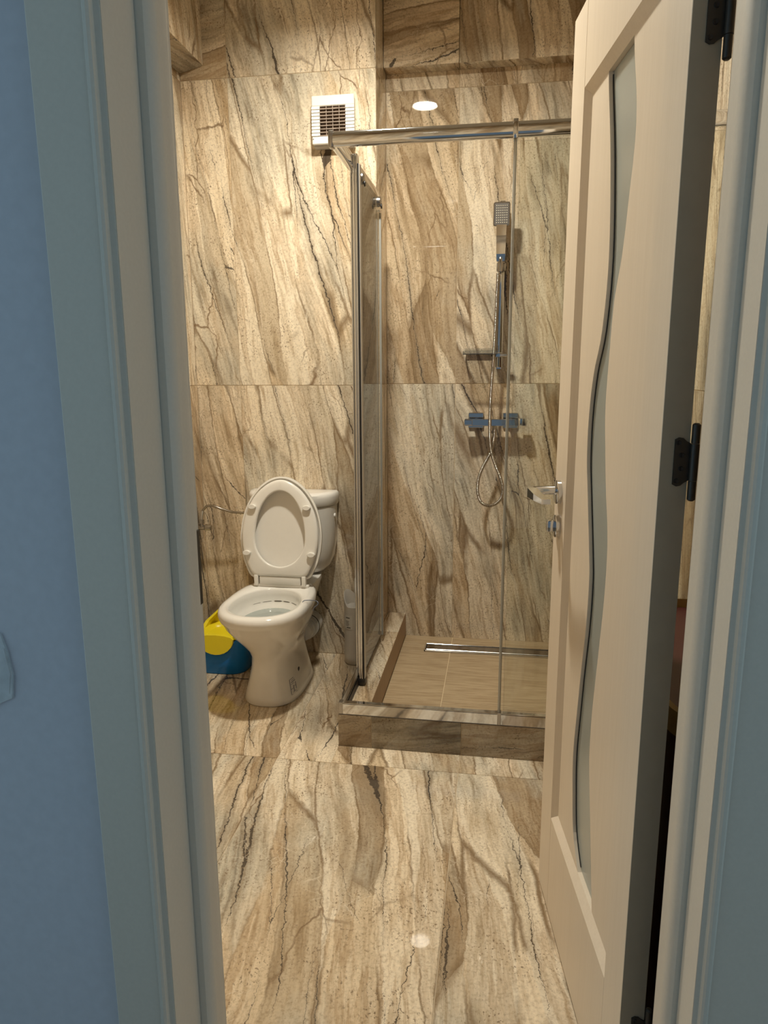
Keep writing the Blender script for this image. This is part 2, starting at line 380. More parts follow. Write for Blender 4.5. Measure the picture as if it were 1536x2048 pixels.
wf = B().box(-1.8, DX0, YF0, YF1-T, -0.1, CEIL+0.1).box(DX1, 1.8, YF0, YF1-T, -0.1, CEIL+0.1)\
    .box(DX0, DX1, YF0, YF1-T, DZ, CEIL+0.1).done('wall_front', M['paint_blue'], kind='structure')
tiles(wf, (0, YF1, 0), (-1, 0, 0), (0, 0, 1), [-XR, -DX1-0.0], [0, 1.2, 2.4, CEIL], M['marble'], 52.0)
tiles(wf, (0, YF1, 0), (-1, 0, 0), (0, 0, 1), [-DX0, 0.85, -XL], [0, 1.2, 2.4, CEIL], M['marble'], 55.0)
tiles(wf, (0, YF1, 0), (-1, 0, 0), (0, 0, 1), [-DX1, -DX0], [DZ, 2.4, CEIL], M['marble'], 58.0)
pp = B().poly([(-0.72, YF0, 0.80), (-0.641, YF0, 0.838), (-0.636, YF0, 0.872), (-0.641, YF0, 0.905), (-0.648, YF0, 0.93), (-0.72, YF0, 0.945)], -0.0035)\
    .tube([(-0.645, YF0-0.002, 0.845), (-0.640, YF0-0.003, 0.875), (-0.645, YF0-0.003, 0.91)], 0.0022, 6).done('plaster_patch', M['plaster'], wf, smooth=True)
ce = B().box(-1.42, XR+0.12, YF0, 3.40, CEIL, CEIL+0.1).done('ceiling', M['ceiling'], kind='structure')

# boxed-in beams under the ceiling
t1 = B().box(XS+0.0, XR, 3.19, YS, 2.475, CEIL).done('trim_1', M['grout'], kind='structure')
tiles(t1, (0, 3.181, 0), (1, 0, 0), (0, 0, 1), [XS+0.001, -0.194, 0.406, XR], [2.466, CEIL], M['marble'], 61.7, rot=(1,))
tiles(t1, (0, YS, 2.466), (1, 0, 0), (0, -1, 0), [XS+0.001, -0.194, 0.406, XR], [0, YS-3.181], M['marble'], 64.0)
BX = -1.197
def prism_y(name, prof, y0, y1, mat, parent=None, **k):
    return B().rings([[(x, y0, z) for x, z in prof], [(x, y1, z) for x, z in prof]]).done(name, mat, parent, **k)
t2 = prism_y('trim_2', [(XL+0.0, 2.436), (BX-T, 2.462), (BX-T, CEIL), (XL, CEIL)], YF1, YT, M['grout'], kind='structure')
tiles(t2, (BX, YT, 0), (0, 1, 0), (0, 0, 1), [-2.05, -1.25, -0.65, -0.05, 0], [2.451, CEIL], M['marble'], 71.2)
uv = Vector((BX-XL, 0, 2.451-2.426)); ul = uv.length; uv.normalize()
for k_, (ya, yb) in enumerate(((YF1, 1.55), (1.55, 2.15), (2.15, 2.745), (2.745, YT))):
    tile(t2, (XL, yb, 2.426), uv, (0, -1, 0), ul, yb-ya, M['marble_shaded'], 75+k_*1.3, 0.006)  # underside takes the shade-darkened marble

# kerb of the shower (marble-clad step) and shower floor
KX0, KX1, KY0, KY1, KZ = -0.514, -0.4155, 2.2036, 2.30, 0.118
kb = B().box(KX0+T, XR, KY0+T, KY1-T, -0.005, KZ-T).box(KX0+T, KX1-T, KY1-T, YT, -0.005, KZ-T)\
    .box(XS+T, KX1-T, YT-0.001, YS, -0.005, KZ-T).done('trim_3', M['grout'], kind='structure')
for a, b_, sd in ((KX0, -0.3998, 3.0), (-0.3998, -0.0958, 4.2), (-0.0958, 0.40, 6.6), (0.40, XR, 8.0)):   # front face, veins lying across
    tile(kb, (b_, KY0, 0), (0, 0, 1), (-1, 0, 0), KZ, b_-a, M['marble_shaded'], sd)
tile(kb, (KX0, YT, 0), (0, -1, 0), (0, 0, 1), YT-KY0-0.0, KZ, M['marble_shaded'], 9.1)
tile(kb, (KX0, KY0, KZ), (1, 0, 0), (0, 1, 0), KX1-KX0, YT-KY0, M['marble'], 12.4)
tile(kb, (XS, YT, KZ), (1, 0, 0), (0, 1, 0), KX1-XS, YS-YT, M['marble'], 13.9)
for a, b_, sd in ((KX1, -0.0958, 15.0), (-0.0958, XR, 16.2)):
    tile(kb, (a, KY0, KZ), (1, 0, 0), (0, 1, 0), b_-a, KY1-KY0, M['marble'], sd)
tile(kb, (KX1, KY1, 0.0075), (0, 1, 0), (0, 0, 1), YS-KY1, KZ-0.0075, M['kerb_inner'], 1.0)
tile(kb, (XR, KY1, 0.0075), (-1, 0, 0), (0, 0, 1), XR-KX1, KZ-0.0075, M['kerb_inner'], 1.0)

sf = empty('shower_floor', (0.0, 2.78, 0.0), label='sunken shower floor of wood-look beige tiles with pale grout lines', cat='shower floor')
def sf_tile(x0, x1, y0, y1, s_):
    o = tile(sf, (x0-0, y0-2.78, 0.007), (1, 0, 0), (0, 1, 0), x1-x0, y1-y0, M['wood_tile'], s_, 0.006, 0.0016)
B().box(KX1+0.001, XR-0.001, KY1, YS-0.001, -0.006, 0.0055).done('mortar_bed', M['wood_grout'], sf)
for xa, xb, sd in ((KX1, -0.19, 1), (-0.19, 0.41, 2), (0.41, XR, 3)):
    sf_tile(xa, xb, KY1, 2.572, sd); sf_tile(xa, xb, 2.572, 3.062, sd+5); sf_tile(xa, xb, 3.149, YS, sd+9)
sf_tile(KX1, -0.309, 3.062, 3.149, 20)
sf_tile(0.401, XR, 3.062, 3.149, 21)
dr = empty('linear_drain', (0.046, 3.105, 0.007), label='long narrow steel channel drain across the back of the shower floor', cat='drain')
B().box(-0.307, 0.40, 3.064, 3.147, -0.004, 0.0085).done('drain_channel', M['black'], dr)
B().box(-0.309, 0.402, 3.062, 3.068, 0.0, 0.013, 0.001).box(-0.309, 0.402, 3.143, 3.149, 0.0, 0.013, 0.001)\
   .box(-0.309, -0.303, 3.062, 3.149, 0.0, 0.013).done('drain_frame', M['chrome'], dr)
B().box(-0.300, 0.398, 3.078, 3.135, 0.007, 0.0125, 0.002).done('drain_cover', M['steel'], dr)

# ------------------------------------------------------------------ door frame (hall casing, extension board, frame with stop)
fr = empty('trim_4', (-0.09, 0.90, 0.0), kind='structure')
def prof_z(name, prof, z0, z1, mat, parent, ang=30):
    return B().rings([[(x, y, z0) for x, y in prof], [(x, y, z1) for x, y in prof]]).done(name, mat, parent, smooth=True, ang=ang)
YC = 0.798
prof_z('casing', [(-0.520, YF0), (-0.520, YC+0.002), (-0.518, YC), (-0.4525, YC), (-0.4505, YC-0.003), (-0.4465, YC-0.0035), (-0.4435, YC-0.001),
                  (-0.4425, YC+0.006), (-0.436, YC+0.008), (-0.436, YF0)], 0.0, 2.03, M['frame'], fr)
prof_z('extension_board', [(-0.450, YF0-0.008), (-0.4352, YF0-0.008), (-0.4352, 0.884), (-0.450, 0.884)], 0, 1.965, M['frame'], fr)
prof_z('jamb', [(-0.450, 0.8856), (-0.4305, 0.8856), (-0.4255, 0.8868), (-0.4215, 0.891), (-0.4185, 0.898), (-0.4173, 0.904), (-0.4172, 0.9055), (-0.4172, 0.907), (-0.4172, 0.920), (-0.4172, 0.9325), (-0.4174, 0.9338), (-0.4185, 0.9352),
                (-0.4245, 0.936), (-0.4245, 0.956), (-0.450, 0.956)], 0, 1.965, M['frame'], fr)
B().box(-0.4249, -0.4225, 0.9362, 0.9556, 0.935, 1.047, 0.001).done('strike_plate', M['hinge'], fr, label='strike plate, darkened like the shaded notch')  # plate's dark colour also stands for wall shade in the strike notch
# right side
prof_z('casing', [(0.345, YF0), (0.345, YC+0.002), (0.343, YC), (0.2750, YC), (0.2722, YC-0.003), (0.2685, YC-0.0035), (0.2660, YC-0.001),
                  (0.2645, YC+0.006), (0.2597, YC+0.008), (0.2597, YF0)], 0.0, 2.03, M['frame'], fr)
prof_z('extension_board', [(0.2745, YF0-0.008), (0.2592, YF0-0.008), (0.2592, 0.868), (0.2745, 0.868)], 0, 1.965, M['frame'], fr)
prof_z('jamb', [(0.2745, 0.8696), (0.2570, 0.8696), (0.2530, 0.871), (0.2490, 0.876), (0.2458, 0.885), (0.2448, 0.892), (0.2447, 0.8935), (0.2447, 0.895), (0.2447, 0.912), (0.2447, 0.9265), (0.2449, 0.9278), (0.2462, 0.9292),
                (0.2520, 0.930), (0.2520, 0.956), (0.2745, 0.956)], 0, 1.965, M['frame'], fr)
B().box(-0.520, 0.345, YC, YF0, 1.9505, 2.03, 0.002).done('casing', M['frame'], fr)
B().box(-0.435, 0.259, YF0-0.006, 0.868, 1.950, 1.965).box(-0.417, 0.245, 0.870, 0.930, 1.938, 1.965).done('jamb', M['frame'], fr)

# ------------------------------------------------------------------ door leaf, open into the bathroom
HX, HY = 0.2143, 0.9992
door = empty('door_1', (HX, HY, 0.0), math.atan2(0.6328, -0.0853), kind='structure'); door['local'] = 1
W_, ZT, ZB, TH = 0.636, 1.946, 0.012, 0.038
S0, S1, ZR0, ZR1 = 0.088, 0.530, 0.253, 1.788
def lb(x0, x1, z0, z1, y0=-TH, y1=0.0, bev=0.0006): return B().box(x0, x1, y0, y1, z0, z1, bev)
lb(0, S0, ZB, ZT).done('stile', M['leaf'], door)
B().box(-0.0006, 0.0005, -TH+0.0004, -0.0004, ZB, ZT).done('edge_band', M['edge'], door)
lb(S1, W_, ZB, ZT, bev=0.002).done('stile', M['leaf'], door)
lb(S0, S1, ZR1, ZT).done('rail', M['leaf'], door)
lb(S0, S1, ZB, ZR0).done('rail', M['leaf'], door)
BW, BD = 0.016, 0.012    # bevelled moulding: width and depth
def bevel_strip(a, b_, ai, bi):
    """a,b on the face; ai,bi inner edge recessed; (s,z) pairs"""
    f0 = [(a[0], -0.0004, a[1]), (b_[0], -0.0004, b_[1]), (bi[0], -BD, bi[1]), (ai[0], -BD, ai[1])]
    f1 = [(x, -TH+0.004, z) for x, y, z in f0]
    return B().rings([f0, f1]).done('moulding', M['leaf'], door)
oc = [(S0, ZR0), (S1, ZR0), (S1, ZR1), (S0, ZR1)]
ic = [(S0+BW*0.35, ZR0+BW), (S1-BW, ZR0+BW), (S1-BW, ZR1-BW), (S0+BW*0.35, ZR1-BW)]
for i in range(4): bevel_strip(oc[i], oc[(i+1) % 4], ic[i], ic[(i+1) % 4])
cl = [(0.255, ZR0+BW), (0.3055, 0.324), (0.3277, 0.405), (0.3379, 0.4845), (0.3259, 0.578), (0.3101, 0.6825), (0.2917, 0.7827), (0.2872, 0.873), (0.2983, 0.928),
      (0.3308, 1.036), (0.3491, 1.102), (0.350, 1.183), (0.331, 1.262), (0.2903, 1.336), (0.2722, 1.459), (0.295, 1.62), (0.329, 1.7411), (0.335, ZR1-BW)]
cr_ = [(0.178, ZR0+BW), (0.1921, 0.324), (0.2169, 0.417), (0.2467, 0.524), (0.2516, 0.5837), (0.2476, 0.6514), (0.230, 0.7643), (0.2139, 0.884), (0.2150, 0.979),
       (0.2394, 1.055), (0.2556, 1.115), (0.2728, 1.20), (0.2679, 1.2866), (0.2563, 1.38), (0.2258, 1.452), (0.208, 1.532), (0.1930, 1.61), (0.1973, 1.6715), (0.2198, 1.739), (0.228, ZR1-BW)]
cl = [(s+0.073, z) for s, z in cl]; cr_ = [(s+0.042, z) for s, z in cr_]
def smooth2(pts, n=5): return [(v.x, v.z) for v in spline([(s, 0, z) for s, z in pts], n)]
CL, CR = smooth2(cl), smooth2(cr_)
B().poly([(s, -BD, z) for s, z in CL] + [(S1-BW-0.0006, -BD, ZR1-BW), (S1-BW-0.0006, -BD, ZR0+BW)], -0.0085).done('panel', M['leaf'], door)
B().poly([(s, -BD, z) for s, z in CR] + [(S0+BW*0.35, -BD, ZR1-BW), (S0+BW*0.35, -BD, ZR0+BW)], -0.0085).done('panel', M['leaf'], door)
B().box(S0+0.02, S1-0.015, -0.0255, -0.0203, ZR0+0.017, ZR1-0.017).done('glass_pane', M['frost'], door, label='frosted glass strip in an S curve')
for c_ in (CL, CR):
    sgn = -1 if c_ is CL else 1
    if c_ is CL: B().tube([(s+sgn*0.0016, -0.0197, z) for s, z in c_ if ZR0+BW+0.004 < z < ZR1-BW-0.004], 0.0014, 6).done('gasket', M['gasket'], door)
# lever handle and turn
HS, HZ = 0.588, 1.006
h = empty('door_handle', (HS, 0, HZ)); h.parent = door; h['off'] = (0.0, 0.0, 0.0)
h['off'] = (HS, 0, HZ)
B().tube([(HS, -0.001, HZ), (HS, 0.008, HZ), (HS, 0.009, HZ)], [0.026, 0.026, 0.0245], 28).done('rosette', M['chrome'], h, smooth=True)
B().tube([(HS, 0.008, HZ+0.004), (HS, 0.058, HZ+0.004)], 0.0095, 18).done('neck', M['chrome'], h, smooth=True)
B().rings([[(s, y0, z0), (s, y1, z0), (s, y1, z1), (s, y0, z1)] for s, y0, y1, z0, z1 in
    ((0.601, 0.053, 0.072, HZ-0.008, HZ+0.012), (0.575, 0.053, 0.073, HZ-0.008, HZ+0.012), (0.52, 0.051, 0.070, HZ-0.006, HZ+0.008), (0.466, 0.045, 0.063, HZ-0.004, HZ+0.006))])\
    .done('lever', M['chrome'], h)
lk = empty('door_lock', (HS, 0, 0.930)); lk.parent = door; lk['off'] = (HS, 0, 0.930)
B().tube([(HS, -0.001, 0.930), (HS, 0.008, 0.930), (HS, 0.009, 0.930)], [0.025, 0.025, 0.0235], 28).done('rosette', M['chrome'], lk, smooth=True)
B().box(HS-0.011, HS+0.011, 0.008, 0.026, 0.918, 0.944, 0.004, 2).done('thumb_turn', M['chrome'], lk, smooth=True)
# hinges on the hinge edge of the leaf (local x = 0, facing -x)
def hinge(zc):
    g = empty('hinge', (0, 0, zc)); g.parent = door; g['off'] = (0, 0, zc)
    a = [( -0.0415, -0.043), (-0.0355, -0.047), (-0.029, -0.0455), (-0.024, -0.040), (-0.0165, -0.035), (-0.0165, 0.035), (-0.024, 0.040), (-0.029, 0.0455), (-0.0355, 0.047), (-0.0415, 0.043)]
    yo = 0.0035
    pts = [(-0.0003, -0.0175-(yy+0.0415)*0.86, zc+zz*0.70) for yy, zz in a]
    # plate outline: y from -0.0095 (toward the visible face) back to the knuckle side
    pts[4] = (-0.0003, -0.0400, zc-0.024); pts[5] = (-0.0003, -0.0400, zc+0.024)
    B().poly(pts, -0.0022, (1, 0, 0)).done('leaf_plate', M['hinge'], g)
    for py, pz in ((-0.0225, -0.0255), (-0.0275, -0.009), (-0.0275, 0.009), (-0.0225, 0.0255)):
        B().tube([(-0.0022, py, zc+pz), (-0.0036, py, zc+pz), (-0.0030, py, zc+pz)], [0.0036, 0.0030, 0.0012], 12).done('screw', M['black'], g)
    B().tube([(-0.006, -0.0425, zc-0.0245), (-0.006, -0.0425, zc+0.0245)], 0.0058, 14).done('knuckle', M['hinge'], g, smooth=True)
    B().tube([(-0.006, -0.0425, zc+0.0252), (-0.006, -0.0425, zc+0.050), (-0.006, -0.0425, zc+0.052)], [0.0054, 0.0054, 0.003], 14)\
       .tube([(-0.006, -0.0425, zc-0.0252), (-0.006, -0.0425, zc-0.050), (-0.006, -0.0425, zc-0.052)], [0.0054, 0.0054, 0.003], 14).done('pin', M['hinge'], g, smooth=True)
    return g
for zc in (1.684, 1.149, 0.236): hinge(zc)

# ------------------------------------------------------------------ ceiling light
cl_ = empty('ceiling_light', (LAMP_X, LAMP_Y, CEIL), label='round white flush ceiling downlight above the open bathroom floor', cat='ceiling light')
def circ(r_, z, n=40): return [(LAMP_X+r_*math.cos(2*math.pi*k/n), LAMP_Y+r_*math.sin(2*math.pi*k/n), z) for k in range(n)]
B().rings([circ(0.086, CEIL), circ(0.084, CEIL-0.020), circ(0.078, CEIL-0.024), circ(0.069, CEIL-0.022), circ(0.068, CEIL-0.0005)], closed=True).done('housing', M['white'], cl_, smooth=True)
B().tube([(LAMP_X, LAMP_Y, CEIL), (LAMP_X, LAMP_Y, CEIL-0.003)], 0.0675, 40).done('diffuser', M['lamp'], cl_)

# ------------------------------------------------------------------ shower enclosure
B().box(KX0+0.002, XR-0.002, KY0-0.0006, KY0+0.004, KZ-0.0005, KZ+0.0012).done('silicone_bead', M['stain'], kb)
en = empty('shower_enclosure', (0.0, 2.2, 0.118), label='chrome-framed corner shower enclosure with clear sliding glass doors on the marble kerb', cat='shower enclosure')
def oval(cx, cz, hy, hz, n=28, e=3.2):
    out = []
    for k in range(n):
        a = 2*math.pi*k/n; c, s_ = math.cos(a), math.sin(a)
        out.append((cx+hy*math.copysign(abs(c)**(2/e), c), cz+hz*math.copysign(abs(s_)**(2/e), s_)))
    return out
def rail_x(name, x0, x1, yc, zc, hy, hz, mat, e=3.2): return B().rings([[(x, y, z) for y, z in oval(yc, zc, hy, hz, e=e)] for x in (x0, x1)]).done(name, mat, en, smooth=True)
def rail_y(name, y0, y1, xc, zc, hx, hz, mat, e=3.2): return B().rings([[(x, y, z) for x, z in oval(xc, zc, hx, hz, e=e)] for y in (y0, y1)]).done(name, mat, en, smooth=True)
rail_x('header_rail', -0.497, XR-0.002, 2.215, 1.925, 0.015, 0.0205, M['chrome'])
rail_y('header_rail', 2.215, YT-0.001, -0.4960, 1.925, 0.0155, 0.0205, M['chrome'])
B().box(-0.511, -0.495, 2.200, 2.232, 1.902, 1.948, 0.004, 2).done('corner_block', M['steel'], en, smooth=True)
B().box(0.019, 0.033, 2.198, 2.233, 1.899, 1.950, 0.002, 2).done('collar', M['chrome'], en, smooth=True)
B().box(-0.505, XR-0.002, 2.2045, 2.2075, 0.1185, 0.158, 0.001).box(-0.505, XR-0.002, 2.2045, 2.226, 0.154, 0.1595, 0.0012)\
   .box(-0.505, XR-0.002, 2.223, 2.226, 0.1185, 0.158).done('bottom_rail', M['chrome'], en)
B().box(-0.5095, -0.5065, 2.215, YT-0.001, 0.1185, 0.153, 0.001).box(-0.5095, -0.489, 2.215, YT-0.001, 0.148, 0.153, 0.001)\
   .box(-0.492, -0.489, 2.215, YT-0.001, 0.1185, 0.153).done('bottom_rail', M['chrome'], en)
B().box(-0.4880, -0.4865, 2.229, YT-0.002, 0.1185, 0.146).done('rail_seal', M['black'], en)
B().box(-0.512, -0.497, 2.2025, 2.229, 0.1183, 0.1605, 0.002).done('corner_block', M['steel'], en)
B().box(0.021, 0.033, 2.2028, 2.228, 0.1183, 0.1620, 0.0015).done('collar', M['steel'], en)
# glass: fixed and sliding panes on both sides (the sliding ones pushed back behind the fixed ones)
def pane(x0, x1, y0, y1, z0, z1, nm='glass_pane'): return B().box(x0, x1, y0, y1, z0, z1, 0.0006).done(nm, M['glass'], en)
pane(0.030, XR-0.004, 2.2105, 2.2155, 0.160, 1.905)
pane(0.040, 0.592, 2.2285, 2.2330, 0.160, 1.900)
B().box(0.0215, 0.0300, 2.2065, 2.2195, 0.161, 1.903, 0.002).done('seal_strip', M['glass_edge'], en)
pane(-0.5085, -0.5040, 2.545, YT-0.004, 0.153, 1.904)
pane(-0.4790, -0.4745, 2.455, 2.915, 0.150, 1.905)
def pole(x, y, r, z0, z1, mat, n=16): return B().tube([(x, y, z0), (x, y, z1)], r, n).done('pole', mat, en, smooth=True)
# leading-edge profiles: three chrome ribs on the fixed side, two on the sliding door, dark gasket between
B().box(-0.5110, -0.4965, 2.517, 2.548, 0.152, 1.922, 0.002).done('edge_profile', M['chrome'], en)
for xx in (-0.5073, -0.5000): B().tube([(xx, 2.515, 0.153), (xx, 2.515, 1.922)], 0.0037, 12).done('rib', M['chrome'], en, smooth=True)
B().box(-0.4840, -0.4690, 2.434, 2.462, 0.146, 1.945, 0.002).done('edge_profile', M['chrome'], en)
for xx, rr_ in ((-0.4808, 0.0036), (-0.4735, 0.0042)): B().tube([(xx, 2.4325, 0.147), (xx, 2.4325, 1.944)], rr_, 12).done('rib', M['chrome'], en, smooth=True)
B().box(-0.4692, -0.4650, 2.430, 2.462, 0.146, 1.915, 0.001).done('magnet_seal', M['black'], en)
B().box(-0.4650, -0.4628, 2.432, 2.462, 0.146, 1.915, 0.0005).done('seal_lip', M['grey_plastic'], en)
B().box(-0.490, -0.462, 2.428, 2.464, 0.119, 0.146, 0.006, 2).done('slider_foot', M['hinge'], en, smooth=True)
B().box(-0.4725, -0.4640, 2.868, 2.878, 0.150, 1.850, 0.0015).done('wall_profile', M['glass_edge'], en)
B().tube([(-0.470, 2.860, 1.851), (-0.470, 2.860, 1.859)], 0.004, 10).done('screw', M['chrome'], en, smooth=True)
for yy in (2.50, 2.845):
    rl = B().tube([(-0.4735, yy, 1.885), (-0.462, yy, 1.885), (-0.458, yy, 1.885)], [0.019, 0.018, 0.012], 24).done('roller', M['steel'], en, smooth=True)
    B().tube([(-0.4595, yy, 1.869), (-0.4560, yy, 1.869)], 0.009, 14).done('roller_cap', M['black'], en, smooth=True)

# ------------------------------------------------------------------ shower fittings on the back wall
YW = YS
BXX = -0.0065
rb = empty('riser_rail', (BXX, YW, 1.27), label='flat chrome riser rail on the shower wall behind the hose', cat='shower rail')
B().box(BXX-0.0145, BXX+0.0145, 3.190, 3.199, 1.270, 1.925, 0.003, 2).done('rail_bar', M['chrome'], rb, smooth=True)
B().box(BXX-0.011, BXX+0.011, 3.192, YW-0.0005, 1.918, 1.945, 0.002).done('wall_bracket', M['chrome'], rb)
B().box(BXX-0.011, BXX+0.011, 3.192, YW-0.0005, 1.262, 1.290, 0.002).done('wall_bracket', M['chrome'], rb)
B().box(BXX-0.019, BXX+0.019, 3.168, 3.204, 1.664, 1.698, 0.004, 2).done('slider_bracket', M['steel'], rb, smooth=True)
B().tube([(BXX+0.005, 3.180, 1.322), (BXX+0.034, 3.180, 1.322)], 0.0085, 14).box(BXX-0.018, BXX+0.018, 3.178, 3.203, 1.313, 1.331, 0.002).done('shelf_clamp', M['chrome'], rb, smooth=True)
sh = B()
sh.box(-0.155, -0.013, 3.100, 3.235, 1.3240, 1.3275, 0.001)
sh.box(-0.155, -0.013, 3.098, 3.101, 1.3240, 1.3395, 0.001).box(-0.157, -0.154, 3.100, 3.235, 1.3240, 1.3370).box(-0.155, -0.013, 3.233, 3.236, 1.3240, 1.3520)
sh = sh.done('soap_tray', M['acrylic'], rb, label='clear acrylic soap tray')
B().box(-0.040, -0.018, 3.165, 3.190, 1.316, 1.3235, 0.001).done('tray_arm', M['hinge'], rb)

hs = empty('hand_shower', (BXX-0.002, 3.165, 1.665), label='rectangular chrome hand shower with pale nozzles hanging in its bracket', cat='hand shower')
cxh = BXX-0.003
hb = B()
# head, tilted so that its face looks down towards the room
th = math.radians(14)
def HP(x, d, hgt):   # d = towards the room, hgt = along the head from its foot
    return (cxh+x, 3.150 - d*math.cos(th) - hgt*math.sin(th)*0.35, 1.838 + hgt*math.cos(th)*1.0 - d*math.sin(th)*0.35)
def head_ring(d, hw, h0, h1, r=0.008):
    pts = []
    for cx_, cz_, a0 in ((hw-r, h0+r, -90), (hw-r, h1-r, 0), (-hw+r, h1-r, 90), (-hw+r, h0+r, 180)):
        for k in range(5):
            a = math.radians(a0+k*22.5); pts.append(HP(cx_+r*math.cos(a), d, cz_+r*math.sin(a)))
    return pts
B().rings([head_ring(-0.008, 0.028, 0.004, 0.088), head_ring(-0.004, 0.0325, 0.0, 0.092), head_ring(0.007, 0.0335, -0.001, 0.093), head_ring(0.0095, 0.0315, 0.001, 0.091)]).done('spray_head', M['steel'], hs, smooth=True)
sface = B().rings([head_ring(0.0090, 0.0280, 0.0045, 0.0875, 0.004), head_ring(0.0105, 0.0275, 0.005, 0.087, 0.004)]).done('spray_face', M['head_face'], hs)
proto = None
for r_ in range(8):
    for c_ in range(6):
        x, hg = -0.0205+c_*0.0082, 0.013+r_*0.0094
        p = Vector(HP(x, 0.0105, hg)); q_ = Vector(HP(x, 0.0128, hg))
        if proto is None:
            proto = B().tube([p, q_], [0.0022, 0.0017], 8).done('nozzle', M['nozzle'], hs); proto.parent = sface; p0_ = p
        else:
            o = proto.copy(); SC.collection.objects.link(o); o.parent = sface; o.location = proto.location + (p-p0_)
B().rings([[(cxh-hw, y0, z), (cxh+hw, y0, z), (cxh+hw, y1, z), (cxh-hw, y1, z)] for z, hw, y0, y1 in
    ((1.700, 0.0165, 3.1425, 3.170), (1.728, 0.0185, 3.1400, 3.170), (1.80, 0.0200, 3.1395, 3.165), (1.842, 0.0205, 3.1400, 3.160))]).done('shower_handle', M['chrome'], hs)
B().tube([(cxh, 3.152, 1.700), (cxh, 3.146, 1.712), (cxh, 3.145, 1.722)], [0.011, 0.009, 0.002], 14)\
   .tube([(cxh, 3.158, 1.660), (cxh, 3.160, 1.702)], [0.0085, 0.0125], 14).done('cone_nut', M['steel'], hs, smooth=True)

def pxw(px, py, Y):   # photo measurement turned into a point on the plane at depth Y
    d = F + Rt*((px-768)/FPX) - Up*((py-1024)/FPX)
    return Vector((0, 0, CAM_H)) + d*(Y/d.y)
hc = [(350,500),(345,600),(340,700),(335,800),(330,900),(320,1050),(310,1180),(303,1300),(300,1400),(300,1480),(306,1560),(320,1620),(342,1680),(362,1730),(377,1790),(372,1845),(350,1880),(310,1900),(270,1897),(243,1875),(228,1830),(226,1790),(235,1730),(258,1670),(288,1615),(312,1560),(325,1500),(331,1450),(333,1418)]
hpts = []
for i, (a, b_) in enumerate(hc):
    t_ = i/(len(hc)-1)
    yy = 3.160 - 0.012*math.sin(math.pi*t_) + (0.026*max(0, (t_-0.8)/0.2))
    hpts.append(pxw(880+a/3.012, 380+b_/3.012, yy))
path = spline(hpts, 14)
# resample evenly and ripple the radius like the wound steel strip
acc = [0.0]
for a, b_ in zip(path, path[1:]): acc.append(acc[-1]+(b_-a).length)
step = 0.0020; tot = acc[-1]; n_ = int(tot/step); pts2 = []; j = 0
for i in range(n_+1):
    d_ = i*step
    while j < len(acc)-2 and acc[j+1] < d_: j += 1
    f_ = (d_-acc[j])/max(1e-9, acc[j+1]-acc[j]); pts2.append(path[j].lerp(path[j+1], min(1, f_)))
rr = [0.0073 if i % 3 else 0.0056 for i in range(len(pts2))]
B().tube(pts2, rr, 10).done('shower_hose', M['dark_chrome'], None, smooth=True, ang=60, loc=hpts[0], label='ribbed steel shower hose looping below the mixer on the shower wall', cat='hose')

mx_ = empty('shower_mixer', (-0.015, YW, 1.035), label='horizontal square chrome mixer tap on the shower wall below the riser rail', cat='tap')
B().box(-0.147, 0.072, 3.165, 3.200, 1.020, 1.050, 0.002).done('mixer_body', M['chrome'], mx_)
B().box(0.072, 0.083, 3.168, 3.197, 1.023, 1.047).done('collar', M['steel'], mx_)
B().box(0.083, 0.120, 3.160, 3.203, 1.022, 1.055, 0.003, 2).done('knob', M['chrome'], mx_, smooth=True)
B().box(-0.168+0.02, -0.133+0.02, 3.158, 3.165, 1.024, 1.047, 0.002).done('knob', M['chrome'], mx_)
for xx in (-0.100, 0.052):
    B().tube([(xx, 3.195, 1.034), (xx, YW-0.006, 1.034)], 0.014, 18).done('wall_union', M['chrome'], mx_, smooth=True)
    B().box(xx-0.033, xx+0.033, YW-0.012, YW-0.0005, 1.006, 1.072, 0.002).done('escutcheon', M['chrome'], mx_)
B().tube([(-0.0180, 3.184, 1.021), (-0.0180, 3.184, 1.004)], [0.0095, 0.0095], 16).done('outlet', M['steel'], mx_, smooth=True)

# ------------------------------------------------------------------ extractor fan
fn = empty('extractor_fan', (-0.663, YT, 2.21), label='white square extractor fan with horizontal louvres high on the toilet wall', cat='fan')
fx0, fx1, fz0, fz1 = -0.747, -0.579, 2.118, 2.300
YFn = YT-0.045
B().box(fx0+0.004, fx1-0.004, YFn+0.012, YT-0.0005, fz0, fz1-0.004, 0.002).done('back_box', M['grey_plastic'], fn)
gx0, gx1, gz0, gz1 = -0.715, -0.613, 2.155, 2.262
B().box(fx0, fx1, YFn, YFn+0.012, gz1, fz1, 0.003).box(fx0, fx1, YFn, YFn+0.012, fz0+0.008, gz0, 0.003)\
   .box(fx0, gx0, YFn+0.003, YFn+0.012, gz0-0.002, gz1+0.002).box(gx1, fx1, YFn+0.003, YFn+0.012, gz0-0.002, gz1+0.002).done('cover', M['white'], fn)
nl = 9; dz = (gz1-gz0)/nl
